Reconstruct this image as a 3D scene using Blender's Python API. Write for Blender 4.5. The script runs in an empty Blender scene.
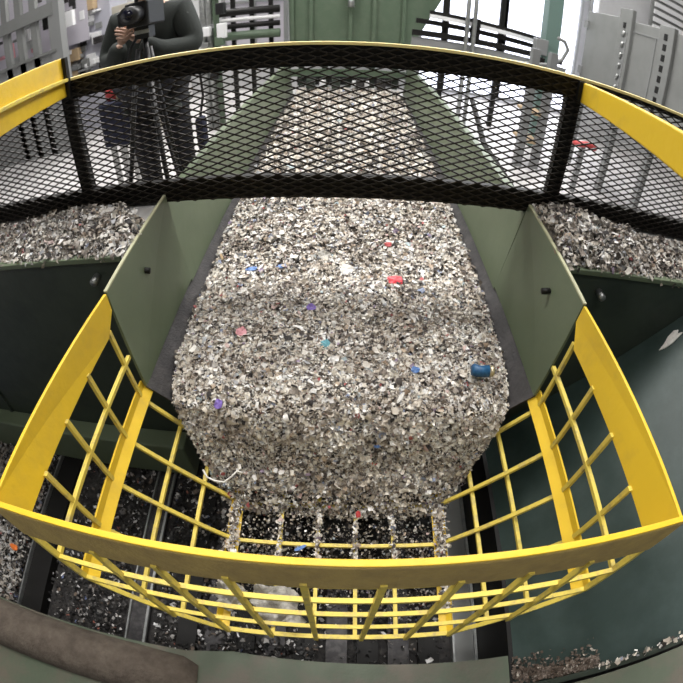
import bpy, bmesh, math, random
import numpy as np
from mathutils import Vector, Matrix
random.seed(7); rng = np.random.default_rng(7)
S = 0.8            # metres per survey unit
FL = -1.85         # walkway floor in survey units below the lens
CZ = -FL*S         # camera height above the walkway
sc = bpy.context.scene
C = sc.collection

def W(x, y, z): return Vector((x*S, y*S, z*S + CZ))

# ---------- survey helper: a sight line of the lens, used to read off positions ----------
F = 440.0; PITCH = math.radians(44.5); ROLL = 0.025
Xc = np.array([1, ROLL, 0.]); Xc /= np.linalg.norm(Xc)
Uc = np.array([0, -math.cos(PITCH), -math.sin(PITCH)]); Uc -= Uc.dot(Xc)*Xc; Uc /= np.linalg.norm(Uc)
Fc = np.cross(Uc, Xc)
if Fc[2] < 0: Fc = -Fc
R3 = np.array([Xc, Fc, Uc])
def ray(px, py):
    x = px-341.5; y = py-341.5; r = math.hypot(x, y); th = 2*math.asin(r/2/F); s = math.sin(th)/max(r, 1e-9)
    return R3 @ np.array([x*s, y*s, math.cos(th)])
def at(px, py, Y):
    v = ray(px, py); return (v[0]*Y/v[1], Y, v[2]*Y/v[1])

# ---------- materials ----------
MATS = {}
def mat(name, col, rough=.6, metal=0., noise=0., nscale=8., col2=None, bump=0., bscale=60., emit=None, estr=0., spec=None, thr=(.45, .65)):
    m = bpy.data.materials.new(name); m.use_nodes = True; nt = m.node_tree; b = nt.nodes['Principled BSDF']
    b.inputs['Roughness'].default_value = rough; b.inputs['Metallic'].default_value = metal
    if spec is not None: b.inputs['Specular IOR Level'].default_value = spec
    b.inputs['Base Color'].default_value = (*col, 1)
    tc = nt.nodes.new('ShaderNodeTexCoord')
    if col2 is not None:
        n = nt.nodes.new('ShaderNodeTexNoise'); n.inputs['Scale'].default_value = nscale; n.inputs['Detail'].default_value = 8; n.inputs['Roughness'].default_value = .65
        nt.links.new(tc.outputs['Object'], n.inputs['Vector'])
        r = nt.nodes.new('ShaderNodeValToRGB'); r.color_ramp.elements[0].position = thr[0]; r.color_ramp.elements[1].position = thr[1]
        r.color_ramp.elements[0].color = (*col, 1); r.color_ramp.elements[1].color = (*col2, 1)
        nt.links.new(n.outputs['Fac'], r.inputs['Fac']); nt.links.new(r.outputs['Color'], b.inputs['Base Color'])
    if bump:
        n2 = nt.nodes.new('ShaderNodeTexNoise'); n2.inputs['Scale'].default_value = bscale; n2.inputs['Detail'].default_value = 5
        nt.links.new(tc.outputs['Object'], n2.inputs['Vector'])
        bp = nt.nodes.new('ShaderNodeBump'); bp.inputs['Strength'].default_value = bump; bp.inputs['Distance'].default_value = .01
        nt.links.new(n2.outputs['Fac'], bp.inputs['Height']); nt.links.new(bp.outputs['Normal'], b.inputs['Normal'])
    if emit: b.inputs['Emission Color'].default_value = (*emit, 1); b.inputs['Emission Strength'].default_value = estr
    MATS[name] = m; return m

yellow = mat('yellow_paint', (.78, .52, .03), .42, col2=(.62, .41, .045), nscale=5, bump=.15, bscale=30, thr=(.5, .75))
yrod = mat('yellow_rod_paint', (.74, .58, .10), .5, col2=(.42, .33, .14), nscale=25, thr=(.5, .72))
ydustshade = mat('dusty_yellow_paint', (.48, .35, .12), .8, col2=(.36, .26, .10), nscale=14, bump=.5, bscale=90, thr=(.4, .7))  # same yellow paint with dust, browned further to stand for shade
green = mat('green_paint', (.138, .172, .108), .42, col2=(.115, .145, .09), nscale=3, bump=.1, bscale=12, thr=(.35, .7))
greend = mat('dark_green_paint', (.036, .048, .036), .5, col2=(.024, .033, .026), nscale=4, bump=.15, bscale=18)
greenp = mat('worn_green_plate', (.026, .045, .04), .42, col2=(.05, .075, .07), nscale=6, bump=.08, bscale=20, thr=(.4, .8))
greenfar = mat('machine_green_paint', (.085, .125, .08), .5, col2=(.105, .14, .095), nscale=6)
black = mat('black_steel', (.007, .0065, .006), .55, col2=(.016, .013, .011), nscale=25, thr=(.55, .85), spec=.3)
blackm = mat('black_mesh_steel', (.02, .016, .012), .5, spec=.35)
rubber = mat('black_rubber', (.04, .037, .038), .6, col2=(.085, .078, .075), nscale=14, bump=.4, bscale=70, thr=(.45, .75))
steel = mat('galvanised_steel', (.42, .43, .42), .38, metal=.75, col2=(.3, .31, .31), nscale=20)
dsteel = mat('dull_steel', (.045, .043, .045), .45, metal=.5, col2=(.09, .085, .085), nscale=22)
greyp = mat('grey_paint', (.20, .205, .20), .5, col2=(.175, .18, .175), nscale=3)
greyd = mat('darker_grey_paint', (.22, .225, .225), .5)
white = mat('white_paint', (.75, .75, .76), .5)
offw = mat('offwhite_panel', (.58, .57, .56), .6)
wallm = mat('wall_plaster', (.52, .52, .53), .8, col2=(.46, .46, .47), nscale=2)
concrete = mat('concrete_floor', (.50, .49, .48), .6, col2=(.38, .37, .37), nscale=5, bump=.15)
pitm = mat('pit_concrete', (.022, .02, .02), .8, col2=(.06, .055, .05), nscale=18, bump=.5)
dirt = mat('brown_grime', (.075, .058, .045), .9, col2=(.135, .11, .085), nscale=16, bump=.7, bscale=60, thr=(.35, .7))
ledge = mat('grimy_green_ledge', (.085, .105, .07), .5, col2=(.12, .105, .08), nscale=5, bump=.2, bscale=40, thr=(.42, .62))
jacket = mat('dark_jacket_cloth', (.028, .033, .030), .9, bump=.3, bscale=80)
trouser = mat('dark_trousers', (.018, .018, .024), .9, bump=.3, bscale=80)
skin = mat('skin', (.48, .30, .22), .55)
hair = mat('dark_hair', (.02, .015, .012), .7)
plast = mat('black_plastic', (.012, .012, .013), .4)
glassd = mat('lens_glass', (.01, .01, .02), .05)
redp = mat('red_plastic', (.75, .06, .08), .4); redd = mat('dark_red_paint', (.45, .05, .05), .5)
bluep = mat('blue_print', (.012, .075, .19), .4, col2=(.03, .14, .28), nscale=60)
blue2 = mat('blue_plastic', (.12, .24, .55), .4); pink = mat('pink_plastic', (.70, .32, .36), .5)
purple = mat('purple_plastic', (.20, .13, .45), .5); teal = mat('teal_plastic', (.15, .42, .50), .5)
paper = mat('white_paper', (.80, .78, .74), .7, col2=(.62, .60, .56), nscale=40)
goldm = mat('silver_gold_foil', (.55, .48, .32), .35, metal=.6)
tan = mat('tan_card', (.45, .33, .2), .8); orange = mat('orange_plastic', (.8, .2, .04), .5)
film = mat('grey_white_plastic_film', (.42, .40, .36), .4, col2=(.22, .21, .19), nscale=30, bump=.6, bscale=70)
bagm = mat('navy_fabric', (.02, .022, .045), .9)
winglow = mat('daylit_window', (.8, .8, .85), .5, emit=(.80, .84, 1.0), estr=2.2)
windim = mat('frosted_window', (.40, .38, .42), .5, emit=(.66, .62, .70), estr=.12)
lampm = mat('lamp_tube', (.9, .9, .9), .5, emit=(1, .97, .92), estr=3.)

def flake_mat(name, stops, rough=.75):
    m = bpy.data.materials.new(name); m.use_nodes = True; nt = m.node_tree; b = nt.nodes['Principled BSDF']
    b.inputs['Roughness'].default_value = rough
    g = nt.nodes.new('ShaderNodeNewGeometry'); r = nt.nodes.new('ShaderNodeValToRGB'); r.color_ramp.interpolation = 'CONSTANT'
    tot = sum(s[0] for s in stops); p = 0
    for i, (w_, c) in enumerate(stops):
        e = r.color_ramp.elements[0] if i == 0 else (r.color_ramp.elements[1] if i == 1 else r.color_ramp.elements.new(p))
        e.position = p; e.color = (*c, 1); p += w_/tot
    nt.links.new(g.outputs['Random Per Island'], r.inputs['Fac'])
    tc = nt.nodes.new('ShaderNodeTexCoord'); n = nt.nodes.new('ShaderNodeTexNoise'); n.inputs['Scale'].default_value = 9; n.inputs['Detail'].default_value = 6; n.inputs['Roughness'].default_value = .7
    nt.links.new(tc.outputs['Object'], n.inputs['Vector'])
    q = nt.nodes.new('ShaderNodeValToRGB'); q.color_ramp.elements[0].position = .40; q.color_ramp.elements[0].color = (.66, .62, .59, 1); q.color_ramp.elements[1].position = .56; q.color_ramp.elements[1].color = (1, 1, 1, 1)
    nt.links.new(n.outputs['Fac'], q.inputs['Fac'])
    x = nt.nodes.new('ShaderNodeMix'); x.data_type = 'RGBA'; x.blend_type = 'MULTIPLY'; x.inputs['Factor'].default_value = 1
    nt.links.new(r.outputs['Color'], x.inputs['A']); nt.links.new(q.outputs['Color'], x.inputs['B']); nt.links.new(x.outputs['Result'], b.inputs['Base Color'])
    MATS[name] = m; return m
PAL = [(15, (.78, .73, .64)), (13, (.66, .60, .51)), (11, (.88, .85, .79)), (8, (.72, .71, .69)), (8, (.52, .46, .38)), (7, (.34, .30, .26)),
       (5, (.24, .20, .165)), (7, (.09, .075, .068)), (5, (.035, .03, .03)), (9, (.94, .93, .91)), (3, (.44, .46, .49)), (3, (.58, .46, .34)),
       (2, (.34, .25, .17)), (.35, (.45, .10, .10)), (.8, (.66, .48, .45)), (.5, (.28, .34, .50)), (.4, (.45, .56, .60)), (.2, (.30, .38, .26)), (.25, (.36, .28, .42)), (.3, (.60, .46, .24))]
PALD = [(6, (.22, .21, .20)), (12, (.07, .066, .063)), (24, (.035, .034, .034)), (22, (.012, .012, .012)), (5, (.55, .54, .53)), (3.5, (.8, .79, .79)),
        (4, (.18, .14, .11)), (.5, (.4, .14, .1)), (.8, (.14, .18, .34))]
fl = flake_mat('shredded_scrap', [(a, tuple(v+(sum(c)/3-v)*.12 for v in c)) for a, c in PAL]); PAL = [(a, tuple(v+(sum(c)/3-v)*.22 for v in c)) for a, c in PAL]
flh = flake_mat('heap_scrap', [(a, tuple(v*.8 for v in c)) if sum(c) > .9 else (a*1.3, c) for a, c in PAL])
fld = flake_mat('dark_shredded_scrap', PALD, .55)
under = mat('scrap_bed', (.035, .03, .025), .9, col2=(.16, .14, .115), nscale=55, bump=1., bscale=80, thr=(.35, .65))

# ---------- mesh helpers (survey units, turned to metres on build) ----------
class MB:
    def __init__(s): s.v = []; s.f = []; s.mi = []; s.cur = 0
    def add(s, vs, fs):
        n = len(s.v); s.v += [W(*v) for v in vs]; s.f += [tuple(i+n for i in f) for f in fs]; s.mi += [s.cur]*len(fs); return s
    def box(s, a, b):
        x0, x1 = sorted((a[0], b[0])); y0, y1 = sorted((a[1], b[1])); z0, z1 = sorted((a[2], b[2]))
        return s.add([(x0,y0,z0),(x1,y0,z0),(x1,y1,z0),(x0,y1,z0),(x0,y0,z1),(x1,y0,z1),(x1,y1,z1),(x0,y1,z1)],
                     [(0,3,2,1),(4,5,6,7),(0,1,5,4),(1,2,6,5),(2,3,7,6),(3,0,4,7)])
    def beam(s, p, q, w, h, up=(0,0,1)):
        p = Vector(p); q = Vector(q); d = (q-p).normalized(); u = Vector(up)
        if abs(d.dot(u)) > .95: u = Vector((0,1,0))
        r = d.cross(u).normalized(); u = r.cross(d)
        vs = []
        for c in (p, q):
            for a, b in ((-1,-1),(1,-1),(1,1),(-1,1)): vs.append(c+r*(a*w/2)+u*(b*h/2))
        return s.add(vs, [(0,3,2,1),(4,5,6,7),(0,1,5,4),(1,2,6,5),(2,3,7,6),(3,0,4,7)])
    def tube(s, pts, r, n=10, caps=True, closed=False):
        pts = [Vector(p) for p in pts]; vs = []; fs = []; N = len(pts); rs = r if isinstance(r, (list, tuple)) else [r]*N
        prev = None
        for i, p in enumerate(pts):
            d = (pts[min(i+1, N-1)]-pts[max(i-1, 0)]).normalized()
            a = d.cross(Vector((0,0,1))) if prev is None else prev - d*prev.dot(d)
            if a.length < 1e-3: a = d.cross(Vector((0,1,0)))
            a.normalize(); prev = a; b = d.cross(a)
            for k in range(n):
                t = 2*math.pi*k/n; vs.append(p+a*(math.cos(t)*rs[i])+b*(math.sin(t)*rs[i]))
        for i in range(N-1):
            for k in range(n): fs.append((i*n+k, i*n+(k+1)%n, (i+1)*n+(k+1)%n, (i+1)*n+k))
        if caps: fs += [tuple(range(n))[::-1], tuple(range((N-1)*n, N*n))]
        return s.add(vs, fs)
    def plate(s, poly, n, t):   # polygon (list of points) with thickness t along n
        n = Vector(n).normalized(); k = len(poly); a = [Vector(p) for p in poly]; b = [p+n*t for p in a]
        return s.add(a+b, [tuple(range(k))[::-1], tuple(range(k, 2*k))]+[(i, (i+1)%k, (i+1)%k+k, i+k) for i in range(k)])
    def strip(s, prof, y0, y1, t):   # folded sheet: profile in xz extruded along y, thickness t
        out = []
        for i, p in enumerate(prof):
            q0 = Vector(prof[max(i-1,0)]); q1 = Vector(prof[min(i+1,len(prof)-1)]); d = (q1-q0).normalized(); out.append(Vector(p)+Vector((-d.y, d.x))*t)
        ring = [Vector(p) for p in prof]+out[::-1]; k = len(ring)
        vs = [(p.x, y0, p.y) for p in ring]+[(p.x, y1, p.y) for p in ring]
        m = len(prof)
        fs = [(i, (i+1)%k, (i+1)%k+k, i+k) for i in range(k)]
        for i in range(m-1):
            fs += [(i, k-1-i, k-2-i, i+1), (i+k, i+1+k, 2*k-2-i, 2*k-1-i)]
        return s.add(vs, fs)
    def build(s, name, m, parent=None, bevel=0, smooth=False):
        me = bpy.data.meshes.new(name); o = bpy.data.objects.new(name, me); C.objects.link(o)
        ctr = Vector((0,0,0))
        if parent is not None: ctr = PW[parent.name]; o.parent = parent; PW[o.name] = ctr
        else:
            if s.v:
                ctr = Vector(((min(v.x for v in s.v)+max(v.x for v in s.v))/2, (min(v.y for v in s.v)+max(v.y for v in s.v))/2, min(v.z for v in s.v)))
            o.location = ctr; PW[o.name] = ctr
        me.from_pydata([v-ctr for v in s.v], [], s.f)
        for mm in (m if isinstance(m, (list, tuple)) else [m]): me.materials.append(mm)
        if any(s.mi):
            for p, i in zip(me.polygons, s.mi): p.material_index = i
        bm = bmesh.new(); bm.from_mesh(me); bmesh.ops.recalc_face_normals(bm, faces=bm.faces); bm.to_mesh(me); bm.free()
        if smooth:
            for p in me.polygons: p.use_smooth = True
        if bevel:
            b = o.modifiers.new('bevel', 'BEVEL'); b.width = bevel; b.segments = 2; b.limit_method = 'ANGLE'
        return o
PW = {}
def tag(o, label=None, cat=None, group=None, kind=None):
    if label: o['label'] = label
    if cat: o['category'] = cat
    if group: o['group'] = group
    if kind: o['kind'] = kind
    return o
def thing(name, label, cat, loc, group=None):
    o = bpy.data.objects.new(name, None); C.objects.link(o); o.location = W(*loc); o.empty_display_size = .05; PW[o.name] = W(*loc)
    return tag(o, label, cat, group)
def bx(name, a, b, m, parent=None, bevel=0): return MB().box(a, b).build(name, m, parent, bevel)
def bm_(name, p, q, w, h, m, parent=None, bevel=0, up=(0,0,1)): return MB().beam(p, q, w, h, up).build(name, m, parent, bevel)
def tb(name, pts, r, m, parent=None, n=10): return MB().tube(pts, r, n).build(name, m, parent, smooth=True)
def struct(o): o['kind'] = 'structure'; return o

# smooth value noise for heaps
def vnoise(x, y, sc_, seed):
    r = np.random.default_rng(seed).random((64, 64)); X = x*sc_+20; Y = y*sc_+20
    xi = np.floor(X).astype(int); yi = np.floor(Y).astype(int); fx = X-xi; fy = Y-yi; fx = fx*fx*(3-2*fx); fy = fy*fy*(3-2*fy)
    g = lambda a, b: r[a % 64, b % 64]
    return (g(xi,yi)*(1-fx)+g(xi+1,yi)*fx)*(1-fy)+(g(xi,yi+1)*(1-fx)+g(xi+1,yi+1)*fx)*fy - .5

def flakes(name, P, size, N, m, tilt=.6, aspect=(.35, 1.), parent=None, lift=.3):
    """P: (n,3) positions in units, N: (n,3) surface normals; every flake a small creased scrap"""
    n = len(P); ax = rng.normal(size=(n,3)); N = N+ax*tilt*.6; N /= np.linalg.norm(N, axis=1, keepdims=True)
    t = rng.normal(size=(n,3)); t -= (t*N).sum(1, keepdims=True)*N; t /= np.linalg.norm(t, axis=1, keepdims=True); b = np.cross(N, t)
    L = size*np.clip(rng.lognormal(0, .36, n), .35, 1.9); Wd = L*rng.uniform(aspect[0], aspect[1], n); curl = rng.uniform(-.5, .5, n)*L
    P = P+N*(rng.uniform(0, lift, n)*L)[:,None]
    def pt(u, v, w): return P+t*(u*L)[:,None]+b*(v*Wd)[:,None]+N*(w*curl)[:,None]
    j = lambda: rng.uniform(.55, 1., n)
    vs = np.stack([pt(-.5*j(), -.5*j(), .5), pt(-.5*j(), .5*j(), .4), pt(rng.uniform(-.15,.15,n), -.5*j(), -.3), pt(rng.uniform(-.15,.15,n), .5*j(), -.4), pt(.5*j(), -.4*j(), .5), pt(.5*j(), .45*j(), .3)], 1)
    vs = vs.reshape(-1, 3)*S; vs[:,2] += CZ
    base = np.array([0,2,3,1,2,4,5,3]); fi = (np.arange(n)[:,None]*6+base[None]).ravel()
    me = bpy.data.meshes.new(name); me.vertices.add(len(vs)); me.loops.add(len(fi)); me.polygons.add(n*2)
    ctr = np.array([vs[:,0].mean(), vs[:,1].mean(), vs[:,2].min()]) if parent is None else np.array(PW[parent.name])
    me.vertices.foreach_set('co', (vs-ctr).ravel()); me.loops.foreach_set('vertex_index', fi)
    me.polygons.foreach_set('loop_start', np.arange(n*2)*4); me.polygons.foreach_set('loop_total', np.full(n*2, 4))
    me.update(); me.validate(); me.materials.append(m)
    o = bpy.data.objects.new(name, me); C.objects.link(o)
    if parent is None: o.location = ctr
    else: o.parent = parent
    return o
def heap(name, xs, ys, hf, m, parent=None, skirt=.2):
    X, Y = np.meshgrid(xs, ys); Z = hf(X, Y); nx, ny = len(xs), len(ys)
    b = MB(); vs = [(float(X[j,i]), float(Y[j,i]), float(Z[j,i])) for j in range(ny) for i in range(nx)]
    fs = [(j*nx+i, j*nx+i+1, (j+1)*nx+i+1, (j+1)*nx+i) for j in range(ny-1) for i in range(nx-1)]
    b.add(vs, fs); return b.build(name, m, parent, smooth=True)
def surfn(hf, x, y, e=.01):
    dx = (hf(x+e, y)-hf(x-e, y))/2/e; dy = (hf(x, y+e)-hf(x, y-e))/2/e
    n = np.stack([-dx, -dy, np.ones_like(x)], 1); return n/np.linalg.norm(n, axis=1, keepdims=True)

# =================== setting ===================
PF = -2.9
YW = 1.55           # front faces of the side bins
b = MB()
b.box((-9, 2.2, FL-.1), (9, 15, FL))                 # walkway slab beyond the pit
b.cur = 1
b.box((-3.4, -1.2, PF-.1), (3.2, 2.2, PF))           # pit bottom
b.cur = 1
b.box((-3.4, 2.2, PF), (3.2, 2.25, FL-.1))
b.cur = 0
b.box((-9, -3, FL-.1), (-3.4, 2.2, FL)); b.box((3.2, -3, FL-.1), (9, 2.2, FL)); b.box((-3.4, -3, FL-.1), (3.2, -1.2, FL))
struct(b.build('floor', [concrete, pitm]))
struct(bx('ceiling', (-9.1, -3, 5.5), (9.1, 15, 5.6), mat('dark_roof_sheet', (.09, .09, .09), .8)))
struct(bx('wall_back', (-9, 14.9, FL), (9, 15, 5.5), wallm))
struct(bx('wall_left', (-9.1, -3, FL), (-9, 15, 5.5), wallm))
struct(bx('wall_right', (9, -3, FL), (9.1, 15, 5.5), wallm))
struct(bx('wall_front', (-9, -3.1, FL), (9, -3, 5.5), mat('dark_wall_sheet', (.10, .105, .10), .8)))
# partition wall with windows to the right, behind the railings
def win(n, x0, x1, z0, z1, Y, m, nx=2, nz=2):
    f = MB()
    for i in range(nx+1):
        x = x0+(x1-x0)*i/nx; f.box((x-.035, Y-.1, z0), (x+.035, Y, z1))
    for k in range(nz+1):
        z = z0+(z1-z0)*k/nz; f.box((x0, Y-.09, z-.03), (x1, Y-.01, z+.03))
    o = struct(f.build('window_%d' % n, greyd)); struct(bx('window_pane', (x0, Y-.02, z0), (x1, Y, z1), m, o)); return o
YB = 9.6
win(1, 1.45, 2.0, -1.75, 1.6, YB, winglow, 1, 1)
win(4, 2.0, 3.27, -1.75, 1.6, YB, winglow, 1, 1)
win(5, 3.27, 5.05, -1.75, 1.6, YB, winglow, 1, 1)
win(2, 5.3, 6.1, FL+.02, 1.8, YB, winglow, 1, 1)
win(3, -2.6, -1.3, -.9, 1.4, YB, windim, 2, 2)
o = MB().box((-6, YB, FL), (1.4, YB+.1, 2.2)).box((6.2, YB, FL), (9, YB+.1, 5.5)).box((1.4, YB, 1.75), (6.2, YB+.1, 2.4)).build('wall_partition', wallm); struct(o)

# =================== conveyor ===================
conv = thing('belt_conveyor', 'green steel belt conveyor with flared side boards running away under the mesh guard', 'conveyor', (0, 4.2, -1.85))
for s in (-1, 1):
    # near board: twisted sheet with a crease from the tip to the lower front corner
    ex = .972 if s < 0 else .998
    A = (s*ex, 1.27, -1.0); B = (s*(ex+.012), 2.085, -.965); D = (s*.95, 1.25, -1.575); E_ = (s*.93, 2.085, -1.54); M_ = (s*.965, 1.27, -1.56)
    b = MB()
    T = s*.014
    def dbl(tri):
        a = [Vector(p) for p in tri]; k = len(a); c = [p+Vector((T, 0, 0)) for p in a]
        b.add(a+c, [tuple(range(k)), tuple(range(k, 2*k))[::-1]]+[(i, (i+1)%k, (i+1)%k+k, i+k) for i in range(k)])
    dbl([A, B, D]); dbl([B, E_, D])
    bo = b.build('side_board', green, conv)
    # pale dusty edge on top of the board and lug at the tip
    bm_('edge_strip', (s*(ex+.008), 1.27, -.996), (s*(ex+.020), 2.085, -.961), .016, .008, mat('pale_worn_edge', (.42, .42, .27), .6) if s < 0 else MATS['pale_worn_edge'], bo)
    tb('bolt', [(s*.945, 1.635 if s < 0 else 1.55, -1.155), (s*.99, 1.635 if s < 0 else 1.55, -1.15)], .016, black, bo, 6)
    # far side wall beyond the guard
    b = MB().plate([(s*.998, 2.088, -1.02), (s*1.0, 7.6, -1.02), (s*.93, 7.6, -1.56), (s*.93, 2.088, -1.56)], (s, 0, 0), .015)
    b.box((s*1.0, 2.2, -1.03), (s*1.05, 7.6, -1.01)); b.build('side_wall', green, conv)
    b = MB().strip([(s*.955, -1.565), (s*.80, -1.72), (s*.70, -1.84)], 1.25, 7.6, .012*s); b.build('rubber_skirt', rubber, conv)
b = MB().box((-.74, 1.2, -1.83), (.74, 7.6, -1.81)); b.build('belt', rubber, conv)
tb('head_pulley', [(-.72, 1.27, -1.93), (.72, 1.27, -1.93)], .105, dsteel, conv, 24)
for y in (2.6, 5.0, 7.2):
    for s in (-1, 1): bm_('support_leg', (s*.75, y, -1.85), (s*.75, y, FL), .08, .08, greend, conv) if y < 0 else None

# =================== shredded scrap on the belt ===================
# path of the flow: flat bed, then over the head pulley and down
fy = np.array([7.6, 5.0, 3.0, 1.9, 1.5, 1.32, 1.22, 1.16, 1.07, 1.00, .93])
fz = np.array([-1.52, -1.56, -1.59, -1.605, -1.615, -1.63, -1.665, -1.76, -1.95, -2.05, -2.17])
fw = np.array([.83, .835, .84, .838, .835, .82, .80, .735, .655, .60, .54])
sl = np.concatenate([[0], np.cumsum(np.hypot(np.diff(fy), np.diff(fz)))])
def flow(u, v):    # u in -1..1 across, v arc length
    y = np.interp(v, sl, fy); z = np.interp(v, sl, fz); w = np.interp(v, sl, fw)
    x = u*w
    e = .01; ty = np.interp(v+e, sl, fy)-np.interp(v-e, sl, fy); tz = np.interp(v+e, sl, fz)-np.interp(v-e, sl, fz)
    l = np.hypot(ty, tz)+1e-9; ny, nz = -tz/l*-1, ty/l*-1      # outward normal
    ny, nz = tz/l, -ty/l
    h = .035*(1-u**4) + .022*vnoise(x, v, 3.3, 3)+.022*vnoise(x, v, 13, 4)
    fall = np.clip((v-sl[6])/.5, 0, 1)
    return x, y+ny*h - fall*.0*np.abs(u), z+nz*h, ny, nz
us = np.linspace(-1.02, 1.02, 70); vs_ = np.concatenate([np.linspace(0, sl[3], 60), np.linspace(sl[3]+.03, sl[9]-.02, 80)])
U, V = np.meshgrid(us, vs_); X, Y, Z, _, _ = flow(U, V)
bed = thing('shredded_scrap', 'pale shredded paper and plastic scrap covering the belt and spilling over its end', 'shredded scrap', (0, 1.6, -1.8)); bed['kind'] = 'stuff'
b = MB(); nx = len(us); ny_ = len(vs_)
b.add([(float(X[j,i]), float(Y[j,i]), float(Z[j,i])-.012) for j in range(ny_) for i in range(nx)], [(j*nx+i, j*nx+i+1, (j+1)*nx+i+1, (j+1)*nx+i) for j in range(ny_-1) for i in range(nx-1)])
o = b.build('scrap_bed', under, bed, smooth=True); o['kind'] = 'stuff'
def scatter(n, v0, v1, size, name, m=fl, ulim=1.03, tilt=.75, asp=(.35, 1.)):
    v = rng.uniform(v0, v1, n); u = rng.uniform(-ulim, ulim, n); x, y, z, a, c = flow(u, v)
    N = np.stack([np.zeros(n), a, c], 1); o = flakes(name, np.stack([x, y, z], 1), size, N, m, tilt, asp, parent=bed, lift=.5); o['kind'] = 'stuff'; return o
scatter(62000, sl[3]-.25, sl[7]+.05, .0185, 'scrap_flakes', tilt=1.3, asp=(.22, .9))
scatter(5000, sl[3]-.25, sl[7]+.05, .027, 'scrap_flakes', tilt=1.3, asp=(.2, .8))
scatter(15000, sl[7]-.02, sl[9], .018, 'scrap_flakes', ulim=1.06, tilt=1.9, asp=(.22, .9))
v_end = sl[-1]+.04; nn_ = 5500; vv = sl[8]+(v_end-sl[8])*rng.random(nn_)**1.25; uu = rng.uniform(-1.06, 1.06, nn_)
xx, yy, zz, aa, cc_ = flow(uu, vv); o = flakes('scrap_flakes', np.stack([xx, yy, zz], 1), .018, np.stack([np.zeros(nn_), aa, cc_], 1), fl, 2.2, parent=bed, lift=1.5); o['kind'] = 'stuff'
scatter(22000, sl[2]-.6, sl[3]-.2, .024, 'scrap_flakes', tilt=1.1)
scatter(12000, 0., sl[2]-.5, .042, 'scrap_flakes', tilt=1.)
scatter(350, sl[3]-.2, sl[7], .032, 'scrap_flakes', tilt=1.2)

# =================== yellow basket ===================
bk = thing('yellow_basket_guard', 'yellow painted open bar basket hanging below the end of the conveyor', 'guard basket', (0, .75, -2.14))
Yn, Yf = .27, 1.262
def frontY(z): return .285-.045*(-z-1.0)
RW = .019
for s in (-1, 1):
    pl = MB().plate([(s*1.03, frontY(-1)+.01, -1.0), (s*(.972 if s < 0 else .998), 1.262, -1.0), (s*(.97 if s < 0 else .99), 1.258, -1.085), (s*.975, 1.17, -1.165), (s*1.0, frontY(-1.16)+.01, -1.165)], (s, 0, 0), .014)
    pl.build('side_plate', yellow, bk, .002)
    # folded strips
    b = MB().strip([(s*.972, -1.535), (s*.968, -1.575), (s*.930, -1.612)], frontY(-1.6), 1.255, .010*s); b.build('fold_strip', yellow, bk)
    b = MB().strip([(s*.552, -2.115), (s*.53, -2.138), (s*.495, -2.142)], frontY(-2.1), 1.20, .010*s); b.build('fold_strip', yellow, bk)
    for (x, z) in ((.978, -1.36), (.826, -1.832), (.682, -1.982)):
        bm_('bar', (s*x, frontY(z), z), (s*x, 1.25, z), RW, RW, yrod, bk)
for x in (-.285, -.095, .095, .285):
    bm_('bar', (x, frontY(-2.14), -2.14), (x, 1.2, -2.14), RW, RW, yrod, bk)
prof = [(.985, -1.15), (.972, -1.6), (.53, -2.145)]
for y in (.50, .725, .95, 1.195):
    for s in (-1, 1):
        bm_('bar', (s*.985, y, -1.15), (s*.972, y, -1.58), RW*.9, RW, yrod, bk)
        bm_('bar', (s*.962, y, -1.615), (s*.54, y, -2.13), RW*.9, RW, yrod, bk, up=(0,1,0))
    bm_('bar', (-.53, y, -2.152), (.53, y, -2.152), RW, RW, yrod, bk)
# front wall
fb = MB().add([(-1.04, .297, -1.0), (1.045, .297, -1.0), (1.045, .278, -1.0), (-1.04, .278, -1.0), (-1.01, .285, -1.17), (1.01, .285, -1.17), (1.01, .266, -1.17), (-1.01, .266, -1.17)],
              [(0,1,2,3), (4,7,6,5), (3,2,6,7), (0,4,5,1), (0,3,7,4), (1,5,6,2)])
fb.cur = 0
o = fb.build('front_plate', ydustshade, bk, .003); o['label'] = 'dusty brown-yellow front plate'
bx('top_flange', (-1.045, .281, -1.0), (1.05, .301, -.99), yellow, bk, .002)
def halfw(z):
    z = -z
    return .978 if z < 1.6 else .972-(z-1.6)*(.972-.53)/(2.14-1.6)
for z in (-1.36, -1.575, -1.84):
    y = frontY(z); h = halfw(z)+.01; bm_('bar', (-h, y, z), (h, y, z), RW*.9, RW*1.1, yrod, bk)
y = frontY(-2.14)
b = MB().beam((-.53, y, -2.14), (.53, y, -2.14), .022, .032); b.build('bottom_bar', yrod, bk)
for s in (-1, 1):
    bm_('bar', (s*.975, frontY(-1.58), -1.58), (s*.53, y, -2.14), .02, .026, yrod, bk)
    bm_('bar', (s*.98, frontY(-1.16), -1.16), (s*.975, frontY(-1.58), -1.58), .02, .022, yrod, bk)
for k in range(8):
    x = -.70+.206*k; xb = x+(.0)
    zb = -2.14 if abs(x) < .53 else -1.6-(.972-abs(x))*(.54/.442)
    bm_('bar', (x, .272, -1.13), (x+.0, frontY(zb)-.012, zb), RW, RW, yrod, bk)

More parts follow.
